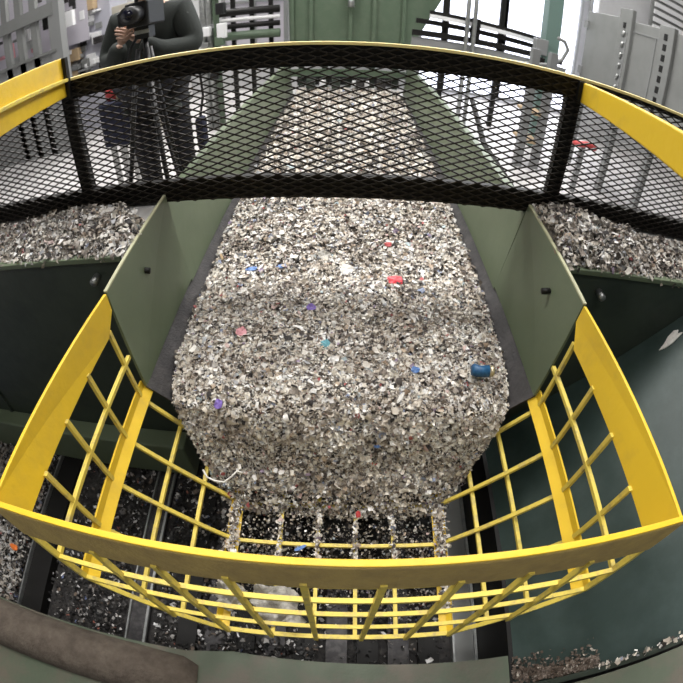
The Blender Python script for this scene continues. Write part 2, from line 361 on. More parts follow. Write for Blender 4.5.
# =================== mesh guard ===================
G = 2.11
gd = thing('mesh_guard_panel', 'long black expanded-mesh guard panel with a yellow top edge spanning the conveyor', 'guard', (0, G, -1.015))
XL, XR = -3.0, 2.9
bx('top_rail', (-1.55, G, -.30), (1.19, G+.035, -.187), black, gd); bx('top_rail', (XL, G, -.215), (-1.55, G+.03, -.187), black, gd); bx('top_rail', (1.19, G, -.215), (XR, G+.03, -.187), black, gd)
bx('top_edge', (XL, G-.012, -.187), (XR, G+.03, -.172), mat('pale_yellow_paint', (.82, .68, .30), .5), gd)  # cap colour paled to stand for light on its top
bx('bottom_rail', (XL, G, -1.015), (XR, G+.035, -.885), black, gd)
for x, w in ((-1.515, .085), (1.155, .085), (-2.95, .08), (2.85, .08)):
    bx('post', (x-w/2, G+.002, -1.01), (x+w/2, G+.05, -.19), black, gd)
b = MB(); px_, pz_ = .104, .0388; nrow = 21; z0 = -1.01
ncol = int((XR-XL)/px_)
for r in range(nrow*1):
    for c in range(ncol):
        for hgt in (0, 1):
            # one diamond row = two zigzag halves
            za = z0+r*pz_; x = XL+c*px_+(0 if hgt == 0 else 0)
            pa = (x, G-.012, za); pb = (x+px_/2, G-.012, za+pz_/2); pc = (x+px_, G-.012, za)
            if hgt == 0: b.beam(pa, pb, .009, .0070); b.beam(pb, pc, .009, .0070)
            else:
                pd = (x+px_/2, G-.012, za+pz_/2); pe = (x, G-.012, za+pz_); pf = (x+px_, G-.012, za+pz_)
                if za+pz_ < -.19: b.beam(pe, pd, .009, .0070); b.beam(pd, pf, .009, .0070)
b.build('expanded_mesh', blackm, gd)

# yellow rails coming back from the guard on each side
hr = thing('yellow_side_rail', 'thick yellow side rail at the left with a raised ridge along it', 'rail', (-1.5, 1.6, -.28))
b = MB().beam((-1.50, 2.08, -.155), (-1.46, 1.25, -.155), .03, .235); b.build('rail_plate', yellow, hr, .004)
b = MB().beam((-1.475, 2.08, -.175), (-1.435, 1.25, -.15), .03, .022); b.build('ridge', yrod, hr, .003)
bx('end_bracket', (-1.525, 2.07, -.28), (-1.46, 2.098, -.04), black, hr)
hr = thing('yellow_side_rail', 'plain yellow side rail sloping down toward the viewer at the right', 'rail', (1.2, 1.7, -.33))
b = MB()
def rect(x, y, z, w, h): return [(x-w/2, y, z-h/2), (x+w/2, y, z-h/2), (x+w/2, y, z+h/2), (x-w/2, y, z+h/2)]
b.add(rect(1.195, 2.08, -.25, .045, .115)+rect(1.075, 1.0, -.22, .05, .15), [(0,3,2,1),(4,5,6,7),(0,1,5,4),(1,2,6,5),(2,3,7,6),(3,0,4,7)]); b.build('rail_beam', yellow, hr, .006)
bx('end_bracket', (1.15, 2.07, -.30), (1.215, 2.098, -.19), black, hr)

# =================== side bins ===================
def bin_(s, label, x1):
    t = thing('steel_bin', label, 'bin', (s*2.0, 1.8, PF))
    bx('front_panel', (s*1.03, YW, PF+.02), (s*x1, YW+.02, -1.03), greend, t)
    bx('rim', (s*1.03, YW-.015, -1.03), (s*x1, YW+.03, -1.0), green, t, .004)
    bx('top_deck', (s*1.03, YW+.03, -1.06), (s*x1, 2.14, -1.03), offw, t)
    bx('back_lip', (s*1.03, 2.16, -1.10), (s*x1, 2.19, -.965), greyp, t)
    if s < 0: bx('bottom_beam', (s*1.03, YW-.14, PF+.10), (s*x1, YW, PF+.48), green, t, .01)  # lighter green stands for light falling on this beam
    bq = at(98, 276, YW) if s < 0 else at(598, 291, YW); tb('bolt', [(bq[0], YW-.06, bq[2]), (bq[0], YW, bq[2])], .02, steel, t, 8)
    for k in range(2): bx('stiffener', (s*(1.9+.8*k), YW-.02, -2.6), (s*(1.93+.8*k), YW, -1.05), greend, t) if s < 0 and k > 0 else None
    return t
bin_(-1, 'dark green steel bin left of the conveyor, heaped with scrap', 3.38)
bin_(1, 'dark green steel bin right of the conveyor, heaped with scrap', 3.15)
def hfL(x, y): return -.985+.05*np.sin(np.clip((y-1.57)/.53, 0, 1)*np.pi*.85)+.035*vnoise(x, y, 4, 9)+.03*vnoise(x, y, 11, 10)
for s, lab in ((-1, 'grey heap of shredded scrap on the left bin'), (1, 'grey heap of shredded scrap on the right bin')):
    t = thing('scrap_heap', lab, 'shredded scrap', (s*2, 1.85, -1.03)); t['kind'] = 'stuff'
    off = 5 if s > 0 else 0
    def hf(x, y, off=off):
        top = hfL(x+off, y)+(.03 if off else -.005)*np.exp(-((np.abs(x)-1.15)/.35)**2)-.03*np.clip((np.abs(x)-1.3)/.6, 0, 1)-.035*np.clip((y-1.9)/.15, 0, 1); e = np.clip((np.abs(x)-1.0)/.09, 0, 1)**.5*np.clip((y-1.545)/.09, 0, 1)**.5
        return -1.015*(1-e)+top*e
    o = heap('heap_bed', np.linspace(s*1.012, s*3.1, 70), np.linspace(1.54, 1.98 if s > 0 else 1.80, 24), lambda X, Y: hf(X, Y)-.012, under, t); o['kind'] = 'stuff'
    n = 15000; x = s*rng.uniform(1.005 if s < 0 else 1.035, 3.1, n); y = rng.uniform(1.55, 2.1, n); y = 1.55+(y-1.55)*((.98 if s > 0 else .97)-(.5 if s < 0 else .0)*np.exp(-((np.abs(x)-1.0)/.22)**2)-.30*np.clip((np.abs(x)-1.2)/.8, 0, 1)); z = hf(x, y)
    o = flakes('heap_flakes', np.stack([x, y, z], 1), .026, surfn(hf, x, y), flh, 1.6, (.2, .75), t, 1.); o['kind'] = 'stuff'

# sloping plate at the right
sp = thing('sloping_chute_plate', 'dark worn green chute plate sloping up to the right below the basket', 'chute plate', (1.4, .7, -2.4))
def zs(x): return x-3.245
b = MB(); b.plate([(.93, -.12, zs(.93)), (2.6, -.12, zs(2.6)), (2.6, 1.545, zs(2.6)), (.93, 1.545, zs(.93))], (1, 0, -1), .02); b.build('plate', greenp, sp)
b = MB().plate([(.93, -.12, zs(.93)), (2.6, -.12, zs(2.6)), (2.6, -.12, zs(2.6)+.07), (.93, -.12, zs(.93)+.07)], (0, -1, 0), .03); b.build('near_flange', greend, sp)
bx('edge_post', (.905, -.12, PF+.02), (.93, 1.5, zs(.93)), black, sp)

# near cross ledge under the camera
lg = thing('steel_ledge', 'grimy green steel ledge crossing the bottom of the view', 'ledge', (-.6, -.3, -2.0))
zl = -2.3
b = MB(); b.plate([(-3.1, -.0, zl), (-2.05, .035, zl), (-.75, .085, zl), (-.5, .125, zl), (.04, .105, zl), (.48, .085, zl), (.895, .07, zl), (.895, -.9, zl), (-3.1, -.9, zl)], (0, 0, -1), .04); b.build('top_plate', ledge, lg)
bx('web', (-3.1, .0, PF+.01), (.895, .03, zl-.04), greend, lg)
b = MB(); pts = [(-3.2, -.16, zl-.02), (-2.4, -.15, zl-.02), (-1.5, -.105, zl-.03), (-1.0, -.085, zl-.04), (-.76, -.08, zl-.05), (-.68, -.08, zl-.06)]
b.tube(pts, [.17, .165, .155, .15, .14, .11], 26); o = b.build('grime_roll', dirt, lg, smooth=True); o['label'] = 'long brown roll of grime along the ledge'
b = MB().plate([(.93, -.16, -2.0), (2.6, -.16, -.75), (2.6, -.9, -.75), (.93, -.9, -2.0)], (0, 0, -1), .04); b.build('side_ledge', ledge, lg)
# grime heap and crumbs at the corner of the ledge
n = 1300; x = rng.uniform(.92, 1.25, n); y = -.11+rng.exponential(.03, n)+.10*np.clip((1.08-x)/.16, 0, 1)*rng.random(n); y = np.minimum(y, .05); z = zs(x)+.015
o = flakes('crumb_drift', np.stack([x, y, z], 1), .018, np.tile([[-.6, 0, .7]], (n, 1)), flake_mat('brown_crumbs', [(6, (.12,.09,.07)), (5, (.22,.18,.15)), (1, (.5,.46,.4))]), 1.); tag(o, 'drift of brown crumbs in the lower corner of the chute plate', 'crumbs', kind='stuff')
n = 260; x = rng.uniform(1.2, 2.5, n); y = rng.normal(-.115, .008, n); z = zs(x)+.075
o = flakes('crumb_line', np.stack([x, y, z], 1), .022, np.tile([[-.6, 0, .7]], (n, 1)), fl, 1.2); tag(o, 'thin line of scrap crumbs along the near flange of the chute plate', 'crumbs', kind='stuff')
n = 500; x = rng.normal(2.35, .1, n); y = rng.uniform(-.1, .3, n); z = zs(x)+.02
o = flakes('scrap_clump', np.stack([x, y, z], 1), .035, np.tile([[-.6, 0, .7]], (n, 1)), fld, 1.5); tag(o, 'dark clump of scrap high on the chute plate at the right edge', 'shredded scrap', kind='stuff')

# =================== pit ===================
pr = [('black_floor_rail', -2.31, -2.07, .10, black, 'black floor rail between two strips of debris at the far left of the pit'),
      ('steel_channel', -1.365, -1.215, .06, dsteel, 'narrow dull steel channel on the pit floor left of centre'),
      ('steel_channel', .74, .90, .06, greyp, 'pale grey steel channel on the pit floor right of centre')]
for nm, x0, x1, h, m, lab in pr:
    t = thing(nm, lab, 'rail', ((x0+x1)/2, .6, PF)); bx('web', (x0, -.9, PF), (x1, 1.48, PF+h*.6), m, t)
    bx('flange', (x0, -.9, PF+h*.6), (x0+.012, 1.48, PF+h), steel, t); bx('flange', (x1-.018, -.9, PF+h*.6), (x1, 1.48, PF+h), m if nm[0] == 'b' else steel, t)
t = thing('roller_bed', 'dark slatted conveyor bed on the pit floor below the basket', 'conveyor', (0, .5, PF))
for i in range(9): bx('slat', (-1.0+.19*i, -.9, PF), (-.87+.19*i, 1.48, PF+.05), dsteel if i % 2 else black, t)
def pitf(x, y): return PF+.045+.05*vnoise(x, y, 3, 21)+.03*vnoise(x, y, 9, 22)
n = 21000; x = rng.uniform(-3.3, .72, n); y = rng.uniform(-.3, 1.5, n)
keep = ~((x > -2.33) & (x < -2.05)) & ~((x > -1.39) & (x < -1.19)) & ~((x > -.1) & (y < .3) & (rng.random(n) < .8)) & ~((x > -2.05) & (x < -1.85) & (rng.random(n) < .6))
x = x[keep]; y = y[keep]; z = pitf(x, y)
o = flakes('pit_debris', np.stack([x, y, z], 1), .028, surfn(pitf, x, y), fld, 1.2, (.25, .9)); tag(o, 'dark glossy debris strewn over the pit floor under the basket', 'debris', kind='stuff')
n = 5200; x = -rng.uniform(2.34, 3.3, n); y = rng.uniform(-.3, 1.45, n); hfp = lambda x, y: PF+.12+.10*vnoise(x, y, 4, 31)
o = flakes('debris_pile', np.stack([x, y, hfp(x, y)], 1), .033, surfn(hfp, x, y), flake_mat('grey_debris', [(a, tuple(v*.55 for v in c)) for a, c in PAL]), 1.2, (.3, .9)); tag(o, 'pale debris pile on the pit floor beyond the black rail at the left edge', 'debris', kind='stuff')
# scrap dropping through the basket and caught on its bars
n = 3400; x = rng.uniform(-.56, .56, n); k = rng.random(n); y = .90-.25*k+rng.normal(0, .12, n); z = -2.1-.65*k**.8
o = flakes('falling_scrap', np.stack([x, y, z], 1), .015, np.tile([[0, -.3, .9]], (n, 1)), fl, 2.); tag(o, 'loose scrap dropping through the basket bars below the belt end', 'shredded scrap', kind='stuff')
n = 1500; sx = rng.choice([-1, 1], n); x = sx*(.53+rng.normal(0, .016, n)); y = rng.uniform(.35, .98, n); z = -2.13+rng.uniform(0, .03, n)+.0*x
x2 = rng.choice([-.285, -.095, .095, .285], 500)+rng.normal(0, .006, 500); y2 = rng.uniform(.6, .95, 500); z2 = -2.125+rng.uniform(0, .015, 500)
o = flakes('caught_scrap', np.stack([np.r_[x, x2], np.r_[y, y2], np.r_[z, z2]], 1), .021, np.tile([[0, -.2, .9]], (2000, 1)), fl, 1.5); tag(o, 'scrap caught along the bottom bars of the yellow basket', 'shredded scrap', kind='stuff')

# =================== single scraps that stand out ===================
def chip(name, label, cat, px, py, L, Wd, m, mode='bed', rot=0., thick=.006, group=None, Y=None, crease=.25):
    v = ray(px, py)
    if mode == 'bed':
        Yg = np.linspace(7.5, .93, 3000); zz = np.interp(-Yg, -fy, fz)+.04
        q = v[2]/v[1]; i = np.argmin(np.abs(zz/Yg-q)); c = Vector((v[0]/v[1]*Yg[i], Yg[i], zz[i]+.01))
    else: c = Vector((v[0]/v[1]*Y, Y, v[2]/v[1]*Y))
    rr = random.Random(int(px*7+py)); n = Vector((0, -.45, 1)).normalized(); a = Vector((math.cos(rot), math.sin(rot), 0)); a = (a-n*a.dot(n)).normalized(); w = n.cross(a)
    ring = []
    for k in range(9):
        th = 2*math.pi*k/9; r = rr.uniform(.75, 1.1); ring.append(c+a*(math.cos(th)*L/2*r)+w*(math.sin(th)*Wd/2*r)+n*(rr.uniform(-.5, .5)*crease*Wd))
    b = MB(); top = [c+n*thick]+[p+n*thick for p in ring]; bot = [c-n*0]+ring; k = 10
    fs = []
    for i in range(1, 10):
        j = i % 9+1; fs += [(0, i, j), (k, k+j, k+i), (i, k+i, k+j, j)]
    b.add(top+bot, fs); o = b.build(name, m); return tag(o, label, cat, group)
chip('plastic_scrap', 'bright red crumpled scrap on the pale bed right of centre, largest red piece', 'scrap', 395, 282, .10, .075, redp, crease=.3)
chip('plastic_scrap', 'blue strip scrap near the top left of the bed', 'scrap', 281, 268, .075, .035, blue2, rot=.3)
chip('plastic_scrap', 'faded blue strip scrap beside the left side of the bed', 'scrap', 252, 270, .085, .035, blue2, rot=.1)
chip('plastic_scrap', 'violet-blue scrap in the upper middle of the bed', 'scrap', 311, 309, .06, .05, purple)
chip('plastic_scrap', 'light blue ragged scrap below the centre of the bed', 'scrap', 326, 346, .055, .065, teal)
chip('plastic_scrap', 'pale pink scrap at the left part of the bed', 'scrap', 242, 333, .07, .06, pink)
chip('plastic_scrap', 'purple and pink scrap at the lower left of the bed', 'scrap', 219, 405, .045, .055, purple)
chip('plastic_scrap', 'small blue scrap low on the right of the bed', 'scrap', 415, 371, .05, .035, blue2)
chip('plastic_scrap', 'small dark blue scrap near where the scrap spills over', 'scrap', 377, 446, .05, .04, blue2)
chip('plastic_scrap', 'dark red scrap near the right top of the bed', 'scrap', 388, 246, .055, .045, redd)
chip('plastic_scrap', 'red and white scrap near where the scrap spills over', 'scrap', 374, 463, .045, .04, redp)
chip('paper_scrap', 'large white paper scrap in the upper middle of the bed', 'scrap', 346, 271, .09, .08, paper)
chip('paper_scrap', 'long white pointed paper scrap on the right lower bed', 'scrap', 400, 399, .075, .02, paper, rot=1.1)
chip('paper_scrap', 'pale grey-blue paper scrap above the centre of the bed', 'scrap', 325, 257, .10, .08, film)
chip('plastic_scrap', 'tan scrap leaning on the rubber skirt at the upper left', 'scrap', 222, 258, .06, .02, tan, rot=2.)
chip('plastic_scrap', 'dark red scrap hanging at the lower edge of the spill', 'scrap', 358, 514, .03, .045, redd, mode='y', Y=.87)
chip('plastic_scrap', 'blue film scrap lying on the basket floor bar behind the front plate', 'scrap', 300, 548, .07, .022, blue2, mode='y', Y=.70, rot=.5)
chip('paper_scrap', 'white paper strip lying on the basket floor bar beside a blue film', 'scrap', 280, 551, .08, .018, paper, mode='y', Y=.70, rot=.4)
chip('plastic_scrap', 'orange scrap in the pale debris at the left edge of the pit', 'scrap', 14, 547, .09, .05, orange, mode='y', Y=.45)
# blue packet
cc = (.438*1.60, .862*1.60, -1.585+.035)
t = thing('crumpled_can', 'blue crushed can with a silver end lying at the right side of the bed', 'can', cc)
b = MB(); pts = [(cc[0]-.066, cc[1]+.006, cc[2]+.02), (cc[0]-.058, cc[1]+.005, cc[2]+.02), (cc[0]-.02, cc[1]+.001, cc[2]+.012), (cc[0]+.026, cc[1]-.003, cc[2]+.02)]
b.tube(pts, [.024, .031, .029, .031], 14).build('can_body', bluep, t, smooth=True)
pts = [(cc[0]+.026, cc[1]-.003, cc[2]+.02), (cc[0]+.042, cc[1]-.006, cc[2]+.02), (cc[0]+.047, cc[1]-.006, cc[2]+.02)]
MB().tube(pts, [.0312, .029, .022], 14).build('can_end', goldm, t, smooth=True)
# pale scrap sliding on the chute plate
x = 1.885; b = MB(); y0 = 1.405
v = ray(670, 341); k = 3.245/(v[0]-v[2]); p0 = Vector(v)*k
u_ = Vector((1, 0, 1)).normalized(); w_ = Vector((0, 1, 0)); nn = Vector((-1, 0, 1)).normalized()
sh = [(-.085, -.02), (-.04, .0), (.0, .03), (.05, .045), (.075, .03), (.06, .01), (.09, -.005), (.04, -.02), (.0, -.03), (-.05, -.03)]
b.plate([p0+u_*(a*1.1)+w_*(c*.9)+nn*.004 for a, c in sh], nn, .008)
tag(b.build('paper_scrap', paper), 'torn white scrap lying on the sloping chute plate at the right', 'scrap')
# white wire
p = [(203, 470), (207, 477), (215, 481), (224, 482), (231, 477), (237, 471), (243, 473)]
pts = []
for i, (a, c) in enumerate(p):
    v = ray(a, c); z = -1.86; k = z/v[2]; pts.append(tuple(v*k))
tag(tb('plastic_string', pts, .005, paper, n=6), 'thin white string looped over the left bars of the basket', 'string')
# plastic rag in the basket below the front plate
def rag(name, label, pxs, z, m):
    t = []
    b = MB(); nx, ny = 14, 12
    (x0, y0), (x1, y1) = pxs
    vs = []
    for j in range(ny):
        for i in range(nx):
            u, w = i/(nx-1), j/(ny-1); edge = .12*math.sin(w*9+i)*(u in (0., 1.))
            x = x0+(x1-x0)*(u+edge+.12*math.sin(w*5)); y = y0+(y1-y0)*(w+.06*math.sin(u*11))
            zz = z+.035*math.sin(u*9+w*5)+.025*math.sin(w*17-u*6)
            vs.append((x, y, zz))
    b.add(vs, [(j*nx+i, j*nx+i+1, (j+1)*nx+i+1, (j+1)*nx+i) for j in range(ny-1) for i in range(nx-1)])
    o = b.build(name, m, smooth=True); sol = o.modifiers.new('thickness', 'SOLIDIFY'); sol.thickness = .003; return tag(o, label, 'plastic rag')
rag('plastic_rag', 'crumpled grey-white plastic film on the basket floor behind the front bars', ((-.38, .28), (-.17, .47)), -2.08, film)
rag('plastic_rag', 'small greyish film snagged on the basket floor left of the larger film', ((-.56, .33), (-.42, .46)), -2.07, film)

# =================== far machine the belt comes from ===================
mc = thing('green_feed_chute', 'tall green feed chute of the machine at the far end of the conveyor', 'machine', (0, 7.9, FL))
Yc = 7.7
b = MB().add([(-.98, Yc, -.8), (.98, Yc, -.8), (1.62, Yc, .55), (-1.0, Yc, .55), (-.98, Yc+1.2, -.8), (.98, Yc+1.2, -.8), (1.62, Yc+1.2, .55), (-1.0, Yc+1.2, .55),
     (1.62, Yc, 2.6), (-1.0, Yc, 2.6), (1.62, Yc+1.2, 2.6), (-1.0, Yc+1.2, 2.6)],
     [(0,1,2,3), (4,7,6,5), (0,3,7,4), (1,5,6,2), (0,4,5,1), (3,2,8,9), (7,11,10,6), (3,9,11,7), (2,6,10,8), (9,8,10,11)])
b.build('chute_body', greenfar, mc)
for x in (-.93, -.62, .02, .40, .88): bx('rib', (x-.03, Yc-.07, -.8), (x+.03, Yc, 1.6), greenfar, mc, .005)
tb('indicator_lamp', [(.02, Yc-.16, .02), (.02, Yc-.16, .22)], [.06, .045], steel, mc, 12)
bx('lamp_bracket', (-.06, Yc-.12, .2), (.1, Yc-.07, .34), greyd, mc)
for x in (-.8, -.4, .0, .4, .8): bx('frame_post', (x-.05, Yc+.05, -1.5), (x+.05, Yc+.12, -.8), greend, mc)
for s in (-1, 1): bx('leg', (s*.99, Yc, FL), (s*1.11, Yc+.15, -.8), greenfar, mc)
for x in (-.62, -.2, .2, .55): bx('guide_block', (x-.07, Yc-.3, -1.46), (x+.07, Yc-.1, -1.30), dsteel if x > 0 else greend, mc)
for x in (-.42, .12, .30): bx('white_stop', (x-.05, Yc-.25, -1.42), (x+.05, Yc-.12, -1.33), white, mc)  # white blocks stand for light showing through gaps
bx('cross_bar', (-.98, Yc-.02, -1.28), (.98, Yc+.05, -1.15), greenfar, mc)
bx('rubber_flap', (-.9, Yc+.3, -1.5), (.9, Yc+.32, -1.2), dsteel, mc)

# =================== railings & pipes ===================
def railing(name, label, x0, x1, Y, zs_, m, px_=None, posts=3):
    t = thing(name, label, 'railing', ((x0+x1)/2, Y, FL))
    for z, mm, r in zs_: tb('rail', [(x0, Y, z), (x1, Y, z)], r, mm, t, 8)
    for i in range(posts):
        x = x0+(x1-x0)*(i+.5)/posts; bx('post', (x-.035, Y+.05, FL), (x+.035, Y+.12, zs_[0][0]+.5), m, t)
    return t
railing('railing', 'black and white railing with dark posts left of the green feed chute', -2.35, -1.1, 7.4, [(-.12, white, .04), (.02, black, .07), (-.24, black, .05), (-.42, greenfar, .08)], black, posts=4)
t = thing('walkway_railing', 'dark railing with a white tube in front of the bright windows', 'railing', (3.3, 7.0, FL))
Yr = 7.0
bm_('white_tube', (1.2, Yr, -.03), (3.2, Yr, -.16), .06, .07, white, t)
bm_('rail', (1.2, Yr+.06, .035), (3.2, Yr+.06, -.09), .05, .07, black, t)
bm_('rail', (1.0, Yr+.06, -.13), (3.2, Yr+.06, -.25), .05, .085, black, t)
bm_('rail', (.95, Yr+.06, -.34), (3.5, Yr+.06, -.40), .06, .10, black, t)
bm_('kick_plate', (.95, Yr+.08, -.50), (3.6, Yr+.08, -.58), .04, .17, greyd, t)
for x in (1.46, 2.38): bx('post', (x-.04, Yr+.1, FL), (x+.04, Yr+.17, 2.2), black, t)
for x in (1.76, 1.875): tb('upright_pipe', [(x, Yr-.1, FL), (x, Yr-.1, 2.2)], .035, steel, t, 10)
for z in (-.05, -.3): bx('clamp', (1.85, Yr-.06, z-.09), (1.98, Yr+.06, z+.09), black, t)
t = thing('green_column', 'pale green steel column with a junction box right of the bright windows', 'column', (3.95, 6.3, FL))
c0 = (.465*6.3, 6.3, 0)
bx('column', (c0[0]-.13, 6.3, FL), (c0[0]+.11, 6.5, 2.4), mat('pale_green_paint', (.13, .20, .175), .5), t)
bx('junction_box', (c0[0]-.30, 6.22, -.32), (c0[0]-.10, 6.36, -.06), greyd, t, .01); bx('junction_box', (c0[0]-.32, 6.2, -.60), (c0[0]-.13, 6.36, -.36), black, t, .01)
hp = [(470, 58), (500, 61), (530, 64), (548, 65), (562, 60), (568, 50), (565, 42), (558, 38)]
tb('hose', [at(a, c, 6.0) for a, c in hp], .03, greyp, t, 8)

# grey cabinets at the right
XK = 3.22
cb = thing('grey_switch_cabinet', 'row of grey steel cabinet panels with slotted upright channels at the top right', 'cabinet', (XK, 4.4, FL))
zc = .60; zk = -.85
bx('panel', (XK, 4.98, zk), (XK+.5, 5.87, zc), greyp, cb, .01)
bx('panel', (XK+.02, 4.13, zk), (XK+.5, 4.72, zc-.02), greyp, cb, .01)
bx('panel', (XK+.02, 2.9, zk), (XK+.5, 3.9, zc-.02), greyp, cb, .01)
for (y0, y1, zt, k0, n0) in ((4.70, 4.99, zc+.13, .20, 1), (3.86, 4.13, zc+.02, .10, 8)):
    ch = bx('upright_channel', (XK-.03, y0, zk), (XK+.03, y1, zt), greyp, cb, .006)
    for k in range(n0): bx('slot', (XK-.036, (y0+y1)/2-.03, zt-k0-.08-.13*k), (XK-.028, (y0+y1)/2+.03, zt-k0-.13*k), black, ch)
bx('cable_gap', (XK-.035, 4.76, zk+.1), (XK-.029, 4.86, zc-.2), greyd, cb)
for k in range(6): tb('clip', [(XK-.05, 4.80, zc-.2-.15*k), (XK-.045, 4.84, zc-.27-.15*k)], .02, steel, cb, 6)
for z in (zc-.22, zc-.95): bx('hinge', (XK-.03, 5.80, z-.06), (XK, 5.90, z+.06), greyd, cb)
bx('header_strip', (XK+.012, 4.13, zc-.17), (XK+.02, 4.7, zc-.15), greyd, cb); bx('door_edge', (XK+.012, 4.22, zk), (XK+.02, 4.235, zc-.17), greyd, cb)
for y in (2.95, 3.95, 4.8, 5.8): bx('leg', (XK+.05, y, FL), (XK+.13, y+.08, zk), greyd, cb)
# white wall bits behind cabinets
lv = thing('louvre_vent', 'white slatted louvre vent above the grey cabinets at the top right corner', 'vent', (6.6, 7.4, .7))
l0 = at(655, 6, 7.4); l1 = at(683, 30, 7.4)
for k in range(7): bx('slat', (l0[0], 7.38, l1[2]-.3+k*.17), (l1[0]+.8, 7.42, l1[2]-.3+k*.17+.10), white, lv)
bx('frame', (l0[0]-.06, 7.42, l1[2]-.4), (l1[0]+.9, 7.46, l1[2]+1.0), greyp, lv)
struct(bx('wall_side', (at(580, 5, 7.6)[0]+.4, 7.6, FL), (9, 7.7, 5.5), wallm))
# items seen on the floor through the guard, right
t = thing('red_floor_fitting', 'small red fitting on the floor seen through the mesh beside the right guard post', 'fitting', (3.1, 5.0, FL))
r0 = at(584, 146, 4.6); tb('ring', [(r0[0]-.16, 4.6, r0[2]), (r0[0]+.0, 4.55, r0[2]+.04), (r0[0]+.16, 4.6, r0[2])], .04, redd, t, 8); bx('stand', (r0[0]-.03, 4.6, FL), (r0[0]+.03, 4.66, r0[2]), greyd, t)
t = thing('black_pipe', 'black pipe slanting down behind the mesh right of the conveyor', 'pipe', (2.4, 4.6, FL))
p0 = at(472, 100, 5.5); p1 = at(484, 145, 4.6); p2 = at(511, 186, 4.0); MB().tube([p0, p1, p2, (p2[0]+.05, p2[1]-.1, FL)], .035, 8).build('pipe_run', black, t, smooth=True)
t = thing('machine_stand', 'grey-green steel stand behind the mesh left of the right guard post', 'stand', (2.7, 5.2, FL))
for a in (530, 548):
    g0 = at(a, 100, 5.2); bx('upright', (g0[0]-.05, 5.2, FL), (g0[0]+.05, 5.3, -.2), greenp if False else greyd, t)
for z in (-.5, -1.1, -1.5): bx('shelf', (at(530, 100, 5.2)[0], 5.22, z), (at(548, 100, 5.2)[0], 5.6, z+.04), tan if z < -1 else greyp, t)

# left background: glazed machine enclosure with clutter
Yl = 6.4
en = thing('glazed_enclosure', 'grey framed glazed machine enclosure at the top left corner', 'enclosure', (-5.2, Yl, FL))
xr = at(59, 45, Yl)[0]
for px in (59,): bx('corner_post', (xr-.12, Yl-.08, FL), (xr+.12, Yl+.1, 2.2), greyd, en)
for px in (8, 22, 37, ): x = at(px, 45, Yl)[0]; bx('mullion', (x-.07, Yl-.05, FL), (x+.07, Yl+.05, 2.2), greyp, en)
zt = at(30, 18, Yl)[2]; zb = at(40, 56, Yl)[2]
bx('top_beam', (-8.8, Yl-.1, zt-.12), (xr, Yl+.06, zt+.12), greyp, en); bx('base_panel', (-8.8, Yl-.05, FL), (xr, Yl+.05, zb), greyd, en); bx('sill', (-8.8, Yl-.1, zb-.02), (xr, Yl+.05, zb+.03), greyp, en)
bx('back_glazing', (-8.8, Yl+1.0, zb), (xr, Yl+1.02, 2.2), windim, en)
rr = random.Random(4)
for i in range(60):
    x = rr.uniform(-8.8, xr-.3); z = zb+rr.uniform(0, 1.2); w = rr.uniform(.05, .3); h = rr.uniform(.05, .45); z -= .1; dy = rr.uniform(.15, .7)
    bx('fitting', (x, Yl+dy, z), (x+w, Yl+dy+.1, z+h), rr.choice([white, greyd, black, plast, dsteel, pink, white, steel, offw]), en)
# machine clutter between enclosure and person
ck = thing('packaging_machine', 'pale machine with many small fittings between the enclosure and the cameraman', 'machine', (-4.2, 7.6, FL))
x0 = at(66, 40, 7.6)[0]; x1 = at(112, 30, 7.6)[0]
bx('cabinet_body', (x0, 7.6, FL), (x1, 8.3, 1.6), mat('lilac_grey_paint', (.42, .42, .48), .5), ck, .01)
for i in range(70):
    x = rr.uniform(x0, x1-.3); z = rr.uniform(-.6, 1.35); w = rr.uniform(.04, .25); h = rr.uniform(.04, .3)
    bx('fitting', (x, 7.6-rr.uniform(.03, .22), z), (x+w, 7.6, z+h), rr.choice([white, white, greyd, black, greyp, steel, dsteel, white, tan]), ck, .01)
ck2 = thing('pipework_rack', 'grey rack of pipes and valves just right of the cameraman', 'pipework', (-2.6, 6.6, FL))
for px in (203, 209, 216): x = at(px, 20, 6.4)[0]; tb('upright_pipe', [(x, 6.4, FL), (x, 6.4, 1.8)], .05, steel if px < 216 else greenfar, ck2, 8)
for z in (-.6, -.2, .3, .8): bx('crosspiece', (at(196, 20, 6.4)[0], 6.36, z), (at(222, 20, 6.4)[0], 6.44, z+.07), greyd, ck2)
for i in range(12):
    x = rr.uniform(at(194, 20, 6.4)[0], at(222, 20, 6.4)[0]); z = rr.uniform(-1.2, .9); bx('valve', (x, 6.25, z), (x+.12, 6.4, z+rr.uniform(.08, .25)), rr.choice([white, steel, greyd, plast, greenfar]), ck2, .01)
bt = thing('beige_panel', 'beige cabinet standing directly behind the cameraman', 'cabinet', (-3.2, 7.0, FL))
bx('body', (at(113, 30, 6.9)[0], 6.9, FL), (at(135, 30, 6.9)[0]+.5, 7.3, .55), mat('beige_paint', (.42, .39, .33), .6), bt, .01)
bx('door', (at(115, 30, 6.9)[0], 6.88, FL+.1), (at(135, 30, 6.9)[0]+.4, 6.9, .45), MATS['beige_paint'], bt, .01)
t = thing('machine_cabinet', 'white machine housing behind the railing far left of the feed chute', 'machine', (-4.6, 9.2, FL))
bx('housing', (-5.9, 9.0, FL), (-3.4, 9.5, 1.0), offw, t, .02); bx('door', (-5.2, 8.97, -1.4), (-4.3, 9.0, .6), greyp, t)
bx('lamp', (-5.6, 8.95, -1.0), (-5.3, 9.0, -.8), white, t)
